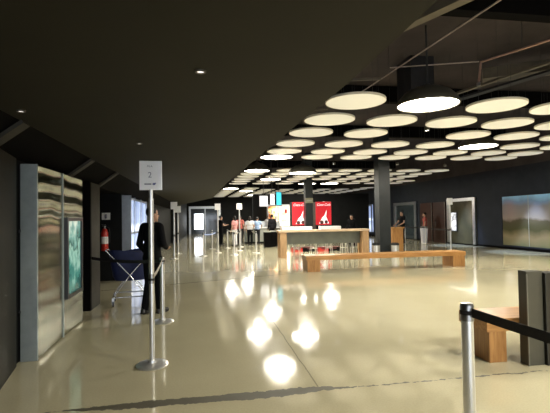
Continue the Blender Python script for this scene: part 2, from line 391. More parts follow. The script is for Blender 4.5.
# glazed, daylit unit further down the corridor side
t = thing('glazed_display', 'daylit glazed screen with aluminium frame behind the person and cart', 'glass screen', (-2.02, 11.7, 0))
MB().box(-.06, .17, 0, .05, 0, 2.20, .004).build('edge_strip', 'frame', t)
MB().box(-.02, .02, .05, 4.0, .12, 2.16).build('pane', 'daypane', t)
g = MB()
for y in (.05, 1.35, 2.65, 3.95): g.box(.02, .07, y, y+.05, 0, 2.2)
for z in (.06, 1.16, 2.12): g.box(.02, .06, .05, 4.0, z, z+.05)
g.build('mullion_frame', 'frame', t)

# ------------------------------------------------------------------ queue posts
def queue_post(name, label, loc, h=.98, r=.032, sign=None, group=None, capm='steelcap', rz=0):
    t = thing(name, label, 'queue post', loc, rz, group)
    MB().lathe([(0, 0), (.165, 0), (.17, .012), (.16, .022), (.10, .030), (.05, .040), (.045, .06), (0, .06)], 32).build('base', 'steel', t, True)
    MB().lathe([(r, .04), (r, h-.09), (0, h-.09)], 24).build('pole', 'steel', t, True)
    zt = .97 if sign else h
    MB().lathe([(0, zt-.105), (r*1.12, zt-.105), (r*1.12, zt-.02), (r*.95, zt-.005), (0, zt)] if not sign else
               [(r, zt-.10), (r*1.12, zt-.10), (r*1.12, zt), (r, zt)], 24).build('belt_head', capm, t, True)
    MB().lathe([(r*1.08, zt-.070), (r*1.16, zt-.070), (r*1.16, zt-.045), (r*1.08, zt-.045), (r*1.08, zt-.070)], 24).build('belt_slot', 'belt', t, True)
    if sign:
        w, hh = sign
        s = MB().box(-w/2, w/2, -.012, .012, h, h+hh, .003).build('sign_frame', 'steel', t)
        MB().box(-w/2+.006, w/2-.018, -.0145, -.011, h+.006, h+hh-.006).build('sign_sheet', 'white', s)
        MB().tube((0, 0, h-.1), (0, 0, h+.004), r*.8).build('sign_socket', 'steel', t)
    return t
def belt(parent, p0, p1, m='belt', w=.05, sag=.03, name='belt'):
    """strap from the head of a post (local coords of the post)"""
    p0, p1 = Vector(p0), Vector(p1); n = 10; mb = MB()
    d = (p1-p0); side = Vector((-d.y, d.x, 0)).normalized()*.0015
    rows = []
    for i in range(n+1):
        k = i/n; c = p0.lerp(p1, k) - Vector((0, 0, sag*4*k*(1-k)))
        rows.append([mb.bm.verts.new(c+side*s+Vector((0, 0, z))) for s, z in ((-1, -w/2), (1, -w/2), (1, w/2), (-1, w/2))])
    for a, b in zip(rows, rows[1:]):
        for i in range(4): mb.bm.faces.new((a[i], a[(i+1) % 4], b[(i+1) % 4], b[i]))
    mb.bm.faces.new(rows[0]); mb.bm.faces.new(rows[-1][::-1])
    return mb.build(name, m, parent)

sp = queue_post('sign_post', 'tall steel post with numbered white sign 2, in front of the person', (-.55, 4.78, 0), 1.87, .027, (.235, .315))
fr = [c for c in sp.children if c.name.startswith('sign_frame')][0]
R90 = (PI/2, 0, 0)
lettering('2', .085, 'ink', fr, (-.008, -.016, 2.03), R90)
lettering('FILA', .030, 'ink', fr, (-.008, -.016, 2.125), R90)
MB().ball((.035, -.016, 1.935), .016, (1, .1, .75)).tube((.02, -.016, 1.93), (.055, -.016, 1.945), .006).build('emblem', 'inkblue', fr)
MB().box(-.065, .008, -.017, -.014, 1.928, 1.940).build('emblem_line', 'ink', fr)

q2 = queue_post('queue_post', 'low steel queue post at the feet of the person in black', (-.62, 6.75, 0), .98, .036)
belt(q2, (0, -.04, .92), (.07, -1.93, .92), 'beltpale', .05, .02)
belt(q2, (-.04, .02, .92), (-1.29, 1.15, .90), 'belt', .05, .03)

qr = queue_post('queue_post', 'large steel queue post holding a black belt, near the wooden bench', (1.515, 2.31, 0), 1.04, .034)
belt(qr, (.005, -.04, .985), (.17, -1.6, .985), 'belt', .052, .012)
queue_post('queue_post', 'steel queue post where the black belt ends, close to the entrance', (1.69, .66, 0), 1.04, .034)

far_posts = [((-1.12, 17.3, 0), 1.95, 'tall sign post with blank white card, on the edge of the shaded corridor'),
             ((-1.12, 19.9, 0), 1.86, 'tall sign post with small card, just behind the corridor edge post'),
             ((.66, 19.7, 0), 1.95, 'tall sign post beside the man in black queueing'),
             ((1.72, 20.6, 0), 1.98, 'tall sign post in front of the woman in pink'),
             ((10.6, 17.2, 0), 2.0, 'tall sign post standing before the olive glass door')]
for l, h, lab in far_posts:
    tp = queue_post('sign_post', lab, l, h, .034, (.26, .29), 'tall sign posts further down the hall')
    if l[0] > 10: belt(tp, (-.03, .03, .90), (1.30, 4.45, .88), 'belt', .05, .02)
low = [((.0, 18.2, 0), 'low steel post beside the blue belt, first of the queue lane', (.55, 1.5), 'beltblue'),
       ((.45, 22.3, 0), 'low steel post at the head of the blue belt, by the man in black', (.1, -2.4), 'beltblue'),
       ((1.3, 18.4, 0), 'low steel post in the queue lane in front of the pink woman', (.35, 1.9), 'beltpale'),
       ((1.25, 22.6, 0), 'low steel post behind the pair of tall sign posts', (.6, 1.2), 'beltpale'),
       ((2.0, 23.3, 0), 'low steel post nearest the glass counter end', None, None),
       ((2.3, 18.9, 0), 'low steel post with a free head, on the counter side of the lane', (.1, 2.6), 'beltpale'),
       ((11.9, 21.7, 0), 'low steel post in front of the pale waste bin by the brown doors', (-.3, 1.6), 'belt'),
       ((11.55, 23.4, 0), 'low steel post beside the framed panel and the lectern attendant', None, None)]
for l, lab, b, bm_ in low:
    t = queue_post('queue_post', lab, l, .98, .036, None, 'low queue posts further down the hall')
    if b: belt(t, (.02, .03 if b[1] > 0 else -.03, .91), (b[0], b[1], .91), bm_, .055, .04)

# ------------------------------------------------------------------ cart
t = thing('laundry_cart', 'navy canvas cleaning cart on a folding steel cross frame', 'cart', (-1.36, 8.45, 0), math.radians(8))
W, D = .36, .25
bag = MB(); bm = bag.bm
rings = []
for z, s in ((.98, 1.0), (.93, 1.0), (.70, .93), (.52, .84), (.44, .72)):
    rr = []
    for i in range(28):
        a = 2*PI*i/28; cx, cy = math.cos(a), math.sin(a)
        k = 1/max(abs(cx)**4+abs(cy)**4, 1e-9)**.25
        wob = 1+.02*math.sin(5*a+z*9)
        rr.append(bm.verts.new((cx*k*W*s*wob, cy*k*D*s*wob, z+(.03*math.sin(2*a) if z > .9 else 0))))
    rings.append(rr)
for a, b in zip(rings, rings[1:]):
    for i in range(28): bm.faces.new((a[i], a[(i+1) % 28], b[(i+1) % 28], b[i]))
bm.faces.new(rings[-1])
inner = [bm.verts.new((v.co.x*.97, v.co.y*.97, v.co.z-.04)) for v in rings[0]]
for i in range(28): bm.faces.new((rings[0][i], inner[i], inner[(i+1) % 28], rings[0][(i+1) % 28]))
bm.faces.new(inner)
bag.build('canvas_bag', 'blue', t, True)
for s in (-1, 1):
    MB().path([(-W-.05, s*(D+.02), 1.01), (.0, s*(D+.03), .55), (W*.8, s*(D+.03), .16)], .011).build('cross_leg', 'chrome', t, True)
    MB().path([(W+.05, s*(D+.02), 1.01), (0, s*(D+.05), .55), (-W*.8, s*(D+.05), .16)], .011).build('cross_leg', 'chrome', t, True)
    MB().path([(-W*.8, s*(D+.05), .16), (W*.8, s*(D+.03), .16)], .012).build('base_rail', 'chrome', t, True)
for s in (-1, 1):
    MB().path([(s*W*.8, -D-.05, .16), (s*W*.8, D+.05, .16)], .012).build('base_rail', 'chrome', t, True)
    MB().path([(s*(W+.05), -D-.02, 1.01), (s*(W+.05), D+.02, 1.01)], .012).build('top_rail', 'chrome', t, True)
for sx in (-1, 1):
    for sy in (-1, 1):
        w = MB().tube((sx*W*.8-.013, sy*(D+.04), .048), (sx*W*.8+.013, sy*(D+.04), .048), .048, seg=18).build('caster', 'rubber', t, True)
        MB().box(sx*W*.8-.022, sx*W*.8+.022, sy*(D+.04)-.012, sy*(D+.04)+.012, .085, .16).box(sx*W*.8-.022, sx*W*.8-.016, sy*(D+.04)-.012, sy*(D+.04)+.012, .04, .09).box(sx*W*.8+.016, sx*W*.8+.022, sy*(D+.04)-.012, sy*(D+.04)+.012, .04, .09).build('caster_fork', 'steelcap', w)

# ------------------------------------------------------------------ people
def person(label, loc, rz, h=1.75, top='blackcloth', legs='darkcloth', pose=None, voxel=.012, hair=True, sleeves='long', longhair=False, group=None, shorts=False):
    """+Y is forward. pose overrides joints (metres for a 1.75 m figure)."""
    J = dict(pel=(0, 0, .95), wai=(0, -.005, 1.09), che=(0, .0, 1.30), nek=(0, -.01, 1.48), hed=(0, .02, 1.625), hyaw=0.0,
             sR=(.185, -.01, 1.42), eR=(.235, -.03, 1.13), wR=(.235, .07, .89), sL=(-.185, -.01, 1.42), eL=(-.235, -.03, 1.13), wL=(-.235, .07, .89),
             hR=(.09, 0, .92), kR=(.095, .02, .50), aR=(.10, -.01, .085), hL=(-.09, 0, .92), kL=(-.095, .02, .50), aL=(-.10, -.01, .085))
    J.update(pose or {})
    k = h/1.75
    V = {a: Vector(b)*k if not isinstance(b, float) else b for a, b in J.items()}
    t = thing('person', label, 'person', loc, rz, group)
    Rh = Matrix.Rotation(V['hyaw'], 4, 'Z'); H = V['hed']
    def hp(x, y, z): return H + Rh @ Vector((x*k, y*k, z*k))
    b = MB()
    # trunk
    b.ball(V['pel'], .15*k, (1.05, .72, .85)); b.ball(V['wai'], .135*k, (1.05, .72, 1.1)); b.ball(V['che'], .165*k, (1.05, .70, 1.15))
    b.cap(V['sR']-Vector((.03*k, 0, 0)), V['sL']+Vector((.03*k, 0, 0)), .068*k); b.cap(V['che'], V['nek'], .085*k, .055*k); b.cap(V['nek']-Vector((0, 0, .03*k)), hp(0, -.02, -.04), .055*k, .052*k)
    # head: skull, jaw, nose, brow, ears
    b.ball(hp(0, -.012, .03), .092*k, (.86, 1.05, 1.05), 16, Rh); b.ball(hp(0, .03, -.05), .066*k, (.86, .95, .95), 14, Rh)
    b.cap(hp(0, .085, .015), hp(0, .104, -.022), .009*k, .014*k, 8); b.ball(hp(0, .088, -.062), .017*k, (1.3, .5, .55), 10, Rh); b.ball(hp(0, .072, -.10), .022*k, seg=10)
    for s in (-1, 1): b.ball(hp(s*.08, -.01, -.005), .026*k, (.35, .7, 1.15), 10, Rh)
    for S in 'RL':
        s = 1 if S == 'R' else -1
        b.cap(V['s'+S], V['e'+S], .050*k, .040*k); b.cap(V['e'+S], V['w'+S], .039*k, .026*k)
        b.cap(V['h'+S], V['k'+S], .082*k, .055*k); b.cap(V['k'+S], V['a'+S], .054*k, .036*k)
        b.ball(V['k'+S].lerp(V['a'+S], .28)-Vector((0, .018*k, 0)), .052*k, (.9, .9, 1.7))
        b.cap(V['a'+S]-Vector((0, .02*k, .035*k)), V['a'+S]+Vector((s*.02*k, .14*k, -.05*k)), .036*k, .026*k)
        # hand: palm, four curled fingers of different length, thumb from the side of the palm
        fdir = (V['w'+S]-V['e'+S]).normalized()
        side = Vector((0, 1, 0)) - fdir*fdir.y
        if side.length < .3: side = Vector((-s, 0, 0)) - fdir*fdir.x*-s
        side.normalize(); nrm = fdir.cross(side).normalized()
        if nrm.x*s > 0: nrm = -nrm
        w = V['w'+S]; pc = w+fdir*.05*k
        q = Matrix((side, nrm, fdir)).transposed().to_4x4()
        b.ball(pc, .05*k, (.80, .32, 1.0), 10, q)
        for i, (o, ln) in enumerate(((.030, .068), (.010, .078), (-.010, .072), (-.029, .056))):
            a0 = w+fdir*.085*k+side*o*k; a1 = a0+(fdir*.9+nrm*.35).normalized()*ln*.5*k; a2 = a1+(fdir*.5+nrm*.85).normalized()*ln*.5*k
            b.cap(a0-fdir*.03*k, a0, .0095*k, .0095*k, 6); b.cap(a0, a1, .0095*k, .009*k, 6); b.cap(a1, a2, .009*k, .0075*k, 6)
        th0 = w+fdir*.03*k+side*.03*k; th1 = th0+(side*.8+fdir*.8).normalized()*.04*k; th2 = th1+(fdir*.9+nrm*.3).normalized()*.03*k
        b.cap(th0, th1, .013*k, .011*k, 6); b.cap(th1, th2, .011*k, .009*k, 6)
    body = fused(b, 'body', 'skin', t, voxel, 2)
    g = .014*k
    c = MB()
    c.ball(V['pel']+Vector((0, 0, .02*k)), .15*k+g, (1.06, .74, .80)); c.ball(V['wai'], .135*k+g, (1.12, .80, 1.2)); c.ball(V['che'], .165*k+g, (1.06, .76, 1.1))
    c.cap(V['sR']-Vector((.03*k, 0, 0)), V['sL']+Vector((.03*k, 0, 0)), .068*k+g); c.cap(V['che'], V['nek']-Vector((0, 0, .03*k)), .09*k+g, .058*k+g*.6)
    for S in 'RL':
        if sleeves == 'long':
            c.cap(V['s'+S], V['e'+S], .052*k+g, .043*k+g); c.tube(V['e'+S], V['e'+S].lerp(V['w'+S], .95), .043*k+g, .030*k+g, 12); c.ball(V['e'+S], .043*k+g)
        else:
            c.tube(V['s'+S], V['s'+S].lerp(V['e'+S], .62), .054*k+g, .048*k+g, 12)
    fused(c, 'jacket' if sleeves == 'long' else 'shirt', top, t, max(voxel, .012), 3)
    c = MB(); c.ball(V['pel']-Vector((0, 0, .01*k)), .152*k+g*.5, (1.05, .78, .9))
    for S in 'RL':
        c.cap(V['h'+S], V['k'+S], .088*k+g*.7, .060*k+g)
        if not shorts: c.tube(V['k'+S], V['a'+S]+Vector((0, 0, -.02*k)), .060*k+g, .048*k+g, 14); c.ball(V['k'+S], .060*k+g)
    fused(c, 'trousers', legs, t, max(voxel, .012), 3)
    for S in 'RL':
        s = 1 if S == 'R' else -1; a = V['a'+S]; z0 = a.z-.085*k
        m = MB(); m.cap(a+Vector((0, -.035*k, -.035*k)), a+Vector((s*.02*k, .15*k, -.045*k)), .046*k, .036*k); m.ball(a+Vector((0, -.01*k, 0)), .05*k)
        for v in m.bm.verts:
            if v.co.z < z0+.002: v.co.z = z0+.002
        m.box(a.x-.04*k, a.x+.05*k, a.y-.07*k, a.y+.16*k, z0+.002, z0+.02)
        fused(m, 'shoe', 'shoe', t, .012, 1)
    if hair:
        m = MB(); m.ball(hp(0, -.022, .045), .098*k, (.90, 1.02, 1.02), 16, Rh)
        for v in m.bm.verts:
            l = Rh.inverted() @ (v.co-H)
            if l.y > .045*k and l.z < .075*k: v.co = H + Rh @ Vector((l.x*.8, .03*k, max(l.z, -.02*k)))
            elif l.z < -.045*k: v.co.z = H.z-.045*k
        if longhair: m.ball(hp(0, -.07, -.06), .075*k, (1.05, .7, 1.6), 12, Rh)
        fused(m, 'hair', 'hair', t, .012, 2)
    m = MB()
    for s in (-1, 1): m.ball(hp(s*.032, .079, .004), .010*k, seg=8)
    m.build('eye', 'eye', t)
    return t

person('person in black jacket and trousers standing beside the blue cart, face in profile', (-.84, 7.42, 0), math.radians(-38), 1.76, 'blackcloth', 'blackcloth',
       dict(eR=(.24, .0, 1.15), wR=(.13, .20, 1.07), eL=(-.26, -.03, 1.14), wL=(-.24, .14, .96), kR=(.09, .05, .50), aR=(.10, .06, .085), kL=(-.085, .01, .50), aL=(-.10, -.08, .085), hyaw=-.30), .008)
person('person in black with bare forearms standing in the queue lane', (1.0, 25.0, 0), math.radians(-60), 1.72, 'blackcloth', 'blackcloth',
       dict(eR=(.26, .06, 1.18), wR=(.20, .30, 1.20), eL=(-.26, .04, 1.16), wL=(-.16, .28, 1.16)), .016, sleeves='short')
person('person in pink top and white trousers standing behind the sign post', (1.75, 24.2, 0), math.radians(40), 1.68, 'pinkcloth', 'whitecloth',
       dict(eR=(.26, .03, 1.16), wR=(.18, .24, 1.10)), .016, sleeves='short', longhair=True)
person('person in dark shirt queueing between the pink woman and the counter', (2.15, 25.4, 0), math.radians(-20), 1.72, 'redcloth', 'darkcloth',
       dict(), .018, sleeves='short')
person('person in light blue shirt leaning at the glass counter', (3.15, 25.2, 0), math.radians(-25), 1.62, 'bluecloth', 'darkcloth',
       dict(eR=(.25, .14, 1.18), wR=(.18, .34, 1.08), eL=(-.25, .14, 1.18), wL=(-.18, .34, 1.08)), .016, sleeves='short')
person('person in white top queueing close to the counter end', (2.62, 24.3, 0), math.radians(-10), 1.66, 'whitecloth', 'blackcloth', dict(wR=(.18, .28, 1.05)), .018, sleeves='short', longhair=True)
person('person in dark jacket farthest along the counter, by the menu screens', (4.10, 25.6, 0), math.radians(15), 1.76, 'darkcloth', 'blackcloth', dict(), .018)
person('counter attendant in white shirt serving behind the glass counter', (4.3, 28.4, 0), math.radians(170), 1.7, 'whitecloth', 'blackcloth', dict(wR=(.2, .28, 1.05), wL=(-.2, .28, 1.05)), .018)
person('person in dark clothes with head bowed beyond the long bar table', (7.55, 21.2, 0), math.radians(150), 1.66, 'blackcloth', 'blackcloth', dict(hed=(0, .07, 1.60)), .018, longhair=True)
person('attendant in black standing beside the wooden lectern', (11.0, 22.6, 0), math.radians(100), 1.80, 'blackcloth', 'blackcloth',
       dict(eR=(.25, .10, 1.16), wR=(.20, .32, 1.02), eL=(-.25, .06, 1.15), wL=(-.18, .28, 1.02)), .014, sleeves='short')
person('person in brick red top beside the brown doors', (12.75, 23.3, 0), math.radians(60), 1.72, 'redcloth', 'darkcloth', dict(), .016, sleeves='short')

# ------------------------------------------------------------------ far end: door, column, monitors, machines, counter
d = struct(MB().box(-1.30, 1.75, 44.88, 45.0, 0, 2.75).build('door_1', 'pane'))
f = MB(); f.box(-1.42, -1.22, 44.8, 44.9, 0, 2.85).box(1.6, 1.8, 44.8, 44.9, 0, 2.85).box(-1.22, 1.6, 44.8, 44.9, 2.6, 2.85).box(.18, .26, 44.8, 44.9, 0, 2.6)
struct(f.build('door_frame', 'frame', d))
t = thing('lit_poster', 'glowing white poster in the far glazed door', 'poster', (-.42, 44.72, .5))
MB().box(-.5, .5, 0, .06, -.05, 1.62).build('poster_frame', 'frame', t)
MB().box(-.44, .44, -.02, 0, 0, 1.57).build('poster_sheet', 'farposter', t)
c = struct(MB().box(7.02, 7.49, 16.4, 16.88, 0, 5.4).build('column_near', 'column'))
struct(MB().box(7.00, 7.51, 16.38, 16.9, 0, .10).build('trim_column', 'darkmetal', c))
struct(MB().box(6.05, 6.50, 25, 25.45, 0, 5.4).build('column_far', 'column'))
t = thing('column_plaque', 'olive plaque high on the column between the red machines', 'sign', (6.27, 24.98, 2.55))
MB().box(-.23, .23, -.02, .015, -.15, .15, .004).build('plate', 'plaque', t)
MB().box(-.16, .16, -.026, -.02, -.05, .05).build('text_panel', 'greyish', t)

def monitor(label, x, y, z, w, h, m, rz=0):
    t = thing('menu_monitor', label, 'menu screen', (x, y, z), rz, 'menu screens over the counter')
    MB().box(-w/2, w/2, 0, .06, 0, h, .006).build('screen_case', 'darkframe', t)
    MB().box(-w/2+.03, w/2-.03, -.008, .001, .03, h-.03).build('screen', m, t)
    MB().tube((0, .04, h), (0, .04, 5.4-z), .018).build('hanger_pole', 'wire', t)
    return t
t = monitor('white menu screen hung over the counter, next to the queue', 3.30, 23.4, 2.17, .52, .62, 'screenwhite', math.radians(12))
for i, z in enumerate((.16, .26, .36)): MB().box(-.16, .12, -.012, -.008, z, z+.035).build('menu_line', 'ink', t)
t = monitor('second white menu screen, between the white and cyan ones', 3.74, 23.1, 2.23, .34, .64, 'screenwhite', math.radians(30))
for i, z in enumerate((.16, .28, .40)): MB().box(-.10, .08, -.012, -.008, z, z+.04).build('menu_line', 'ink', t)
monitor('cyan screen turned away at the end of the menu screens', 4.06, 22.9, 2.2, .42, .76, 'screencyan', math.radians(35))

# concession back wall with warm lit display and drinks machines
struct(MB().box(3.6, 12.5, 31.2, 31.5, 0, 3.3).build('wall_concession', 'darkwall'))
t = thing('popcorn_display', 'warm glowing snack display behind the counter', 'display case', (5.35, 30.4, 0))
MB().box(-.85, .85, -.25, .6, 0, .95, .01).build('cabinet', 'counter', t)
MB().box(-.80, .80, .25, .3, .95, 2.38).build('lit_back', 'popcorn', t)
f = MB()
for x in (-.82, -.05, .78): f.box(x, x+.05, -.2, .3, .95, 2.45)
f.box(-.85, .85, -.2, .3, 2.40, 2.5); f.build('case_frame', 'frame', t)
for z in (1.4, 1.85): MB().box(-.77, .77, -.1, .25, z, z+.03).build('shelf', 'frame', t)
k = 0
rowsl = ('lower', 'middle', 'upper')
for zi, z in enumerate((.95, 1.43, 1.88)):
    for i in range(4):
        bx = MB(); x = -.6+i*.34+(zi*.06)
        bx.lathe([(0, 0), (.075, 0), (.10, .24), (0, .24)], 14)
        for j in range(6): bx.ball((.05*math.cos(j), .05*math.sin(j), .25), .035, seg=6)
        o = bx.build('popcorn_bucket', ('whiteprint', 'red', 'white', 'popcorn')[(i+zi) % 4], None, True); o.location = (5.35+x, 30.42, z)
        o['group'] = 'buckets in the snack display'; o['category'] = 'popcorn bucket'; o['label'] = 'small popcorn bucket in the glowing snack display'

def drinks_machine(label, x, y, rz):
    t = thing('drinks_machine', label, 'drinks machine', (x, y, 0), rz, 'red drinks machines')
    MB().box(-.50, .50, 0, .75, 0, 2.05, .02).build('cabinet', 'darkmetal', t)
    fp = MB().box(-.50, .50, -.04, 0, .62, 2.05, .008).build('front_panel', 'redsign', t)
    lettering('Coca-Cola', .205, 'whiteprint', t, (0, -.046, 1.87), R90, shear=.35)
    MB().poly3([(-.30, -.048, .70), (.34, -.048, .70), (.16, -.048, 1.12), (.20, -.048, 1.55), (.05, -.048, 1.2), (-.10, -.048, 1.05)], (0, .006, 0)).build('splash_print', 'whiteprint', fp)
    MB().ball((-.12, -.048, .78), .12, (1, .06, 1)).ball((.16, -.048, .80), .11, (1, .06, 1)).build('bottle_print', 'darkprint', fp)
    MB().box(-.42, .42, -.03, 0, .25, .56).build('dispenser_tray', 'black', t)
    return t
drinks_machine('red drinks machine standing between the snack display and the column', 5.62, 25.85, 0).location = (5.93, 26.0, .45)
drinks_machine('red drinks machine on the far side of the column, white splash pictured', 7.55, 26.0, 0).location = (7.42, 26.0, .45)
for x, lab in ((5.93, 'dark plinth under the drinks machine beside the snack display'), (7.42, 'dark plinth under the drinks machine past the column')):
    o = MB().box(-.55, .55, .0, .85, 0, .449, .01).build('plinth', 'counter'); o.location = (x, 26, 0); tag(o, lab, 'plinth')

t = thing('glass_counter', 'grey glass fronted counter behind the queue', 'counter', (2.55, 26.3, 0))
for i in range(3):
    MB().box(i*.72, i*.72+.70, 0, .75, .10, .92, .006).build('front_panel', ('counter', 'greyish', 'counter')[i], t)
MB().box(-.05, 2.2, -.06, .82, .92, .98, .006).build('worktop', 'white', t)
MB().box(.02, 2.14, .05, .7, 0, .10).build('plinth_base', 'black', t)
MB().box(0, 2.16, .25, .27, .98, 1.35).build('glass_screen', 'frame', t)
for i, (x, m, lab) in enumerate(((.25, 'redsign', 'red cup on the glass counter, at the queue end'), (.9, 'whiteprint', 'white cup on the glass counter, in the middle'), (1.6, 'popcorn', 'amber jar on the glass counter, at the display end'))):
    o = MB().lathe([(0, 0), (.05, 0), (.07, .2), (0, .2)], 14).build('cup', m, None, True); o.location = (2.55+x, 26.36, .98); tag(o, lab, 'cup', 'cups on the counter')
for x, y, lab in ((3.35, 22.6, 'dark square waste bin in front of the counter'), (3.75, 22.9, 'dark waste bin closest to the bar table leg')):
    t = thing('waste_bin', lab, 'waste bin', (x, y, 0))
    MB().box(-.18, .18, -.18, .18, 0, .8, .015).build('bin_body', 'black', t)
    MB().box(-.19, .19, -.19, .19, .8, .86, .01).build('bin_lid', 'greyish', t)

# ------------------------------------------------------------------ long bar table with things on and under it
t = thing('bar_table', 'long pale oak bar table with slab legs, this side of the red machines', 'table', (2.85, 16.2, 0))
MB().box(0, 3.66, 0, .62, .98, 1.06, .006).build('table_top', 'paleoak', t)
for x in (.05, 3.36):
    MB().box(x, x+.26, .03, .15, 0, .98, .004).build('leg', 'paleoakleg', t)
    MB().box(x, x+.26, .47, .59, 0, .98, .004).build('leg', 'paleoakleg', t)
MB().box(.31, 3.36, .30, .33, .50, .98).build('modesty_panel', 'counter', t)
for x0, x1, lab in ((3.0, 4.2, 'long white tray lying on the bar table, over the slab leg'), (4.55, 5.37, 'shorter white tray on the bar table, past the column')):
    o = MB().box(x0, x1, 16.32, 16.68, 1.06, 1.19, .012).build('tray', 'white'); tag(o, lab, 'tray', 'white trays on the bar table')
def stool(label, x, y, rz=0):
    t = thing('bar_stool', label, 'stool', (x, y, 0), rz, 'stools along the bar table')
    MB().lathe([(0, .68), (.17, .68), (.18, .70), (.17, .73), (0, .735)], 24).build('seat', 'bin', t, True)
    for a in range(4):
        an = a*PI/2+PI/4
        MB().tube((.10*math.cos(an), .10*math.sin(an), .68), (.19*math.cos(an), .19*math.sin(an), 0), .014).build('leg', 'steel', t)
    MB().path([(.155*math.cos(2*PI*i/12), .155*math.sin(2*PI*i/12), .28) for i in range(13)], .009, 6).build('foot_ring', 'steel', t, True)
for x, lab in ((3.75, 'bar stool closest to the slab leg of the bar table'), (4.45, 'bar stool second from the slab leg'), (5.1, 'bar stool under the shorter white tray'), (5.75, 'bar stool next past the shorter tray'), (6.2, 'bar stool at the column end of the bar table')):
    stool(lab, x, 17.15)
for x, y, m, lab in ((4.15, 19.0, 'red', 'red crate on the floor beyond the bar table, by the slab leg'), (4.75, 19.2, 'black', 'black crate on the floor between the red crates'), (5.35, 19.0, 'red', 'red crate on the floor beyond the bar table, under the column'), (5.9, 19.1, 'black', 'black crate on the floor at the end of the crate row')):
    t = thing('crate', lab, 'crate', (x, y, 0), 0, 'crates on the floor beyond the bar table')
    mb = MB(); mb.box(-.24, .24, -.16, .16, 0, .02).box(-.24, .24, -.16, -.14, .02, .20).box(-.24, .24, .14, .16, .02, .20).box(-.24, -.22, -.14, .14, .02, .20).box(.22, .24, -.14, .14, .02, .20)
    mb.build('crate_body', m, t); MB().box(-.25, .25, -.17, .17, .17, .20).box(-.1, .1, -.172, -.16, .10, .15).build('rim', 'darkprint', t)
for x, y, lab in ((2.95, 26.05, None),): pass
for x, y, lab in ((6.74, 16.15, 'steel cylinder bin on the bar table side of the column'), (7.42, 15.9, 'steel cylinder bin on the lectern side of the column')):
    t = thing('cylinder_bin', lab, 'waste bin', (x, y, 0), 0, 'steel bins by the column')
    MB().lathe([(0, 0), (.15, 0), (.15, .40), (0, .40)], 28).build('bin_body', 'steel', t, True)
    MB().lathe([(0, .40), (.156, .40), (.156, .47), (.11, .50), (0, .50)], 28).build('bin_lid', 'rubber', t, True)
t = thing('lectern', 'orange wooden lectern behind the near column', 'lectern', (8.45, 18.0, 0))
MB().box(-.25, .25, -.2, .2, 0, 1.0, .008).build('body', 'oakleg', t)
MB().box(-.30, .30, -.25, .25, 1.0, 1.06, .006).build('top', 'oak', t)
t = thing('pale_bin', 'pale tapered waste bin in front of the brown doors', 'waste bin', (12.25, 22.5, 0))
MB().lathe([(0, 0), (.16, 0), (.21, .85), (0, .85)], 24).build('bin_body', 'whitecloth', t, True)
MB().lathe([(0, .85), (.22, .85), (.22, .90), (.1, .95), (0, .95)], 24).build('bin_lid', 'greyish', t, True)

# ------------------------------------------------------------------ benches and grey cabinets
def bench(label, loc, L, D, H=.45, th=.125, legw=.27, rz=0):
    t = thing('wooden_bench', label, 'bench', loc, rz)
    MB().box(0, L, 0, D, H-th, H, .006).build('seat', 'oak', t)
    MB().box(.03, .03+legw, .01, D-.01, 0, H-th, .004).build('leg', 'oakleg', t)
    MB().box(L-.03-legw, L-.03, .01, D-.01, 0, H-th, .004).build('leg', 'oakleg', t)
    return t
bench('long oak bench in front of the column', (2.87, 11.9, 0), 4.95, .62, legw=.38)
bench('oak bench half hidden behind the dark grey cabinet', (2.905, 4.09, 0), 2.3, .50, .455, .135, .20)
t = thing('dark_cabinet', 'waist high dark grey cabinet with pale corner seam, against the bench', 'cabinet', (3.255, 3.55, 0))
MB().box(.0, .185, .385, .505, 0, .96, .006).build('side_body', 'binpale', t)
MB().box(.19, .80, .35, .505, 0, .94, .006).build('front_body', 'bin', t)
MB().box(-.003, .010, .378, .392, .0, .93).build('corner_seam', 'binedge', t)

# ------------------------------------------------------------------ right wall: glass doors, prints, brown doors
def wall_panel(kind, n, y0, y1, z0, z1, m, fr='frame', fw=.12):
    p = struct(MB().box(13.34, 13.42, y0, y1, z0, z1).build('%s_%d' % (kind, n), m))
    g = MB(); X0, X1 = 13.29, 13.36
    g.box(X0, X1, y0, y0+fw, z0, z1).box(X0, X1, y1-fw, y1, z0, z1).box(X0, X1, y0+fw, y1-fw, z1-fw*.8, z1)
    struct(g.build('%s_frame' % kind, fr, p)); return p
wall_panel('door', 2, 19.4, 21.9, .06, 2.42, 'paneolive', fw=.2)
t = thing('lit_poster', 'lit white poster behind the olive glass door, past the sign post', 'poster', (13.28, 20.95, .68))
MB().box(0, .05, 0, .50, 0, 1.02).build('poster_frame', 'darkframe', t); MB().box(-.02, 0, .03, .47, .03, .99).build('poster_sheet', 'litposter', t)
for y0, y1, n in ((22.1, 23.4, 3), (23.5, 24.9, 4)):
    p = struct(MB().box(13.33, 13.42, y0, y1, 0, 2.3).build('door_%d' % n, 'brown'))
    struct(MB().box(13.30, 13.34, y1-.3, y1-.26, .9, 1.2).box(13.31, 13.34, y0, y0+.06, 0, 2.3).build('door_handle', 'steelcap', p))
wall_panel('window', 1, 25.4, 28.6, .06, 2.45, 'pane', fw=.25)
wall_panel('window', 2, 32.6, 35.0, .3, 2.5, 'daypane', fw=.15)
t = thing('panorama_print', 'long landscape print behind glass on the blue grey wall', 'wall print', (13.36, 11.2, .13))
MB().box(0, .05, 0, 6.35, 0, 2.26).build('print_sheet', 'mural', t)
g = MB(); g.box(-.03, .05, 6.29, 6.35, 0, 2.26).box(-.03, .05, 0, .06, 0, 2.26).box(-.03, .05, .06, 6.29, 2.2, 2.26).box(-.03, .05, .06, 6.29, 0, .05)
g.build('print_frame', 'bluewall', t)
for y in (1.55, 3.1, 4.7): MB().box(-.006, 0, y, y+.02, .05, 2.2).build('panel_seam', 'greyish', t)

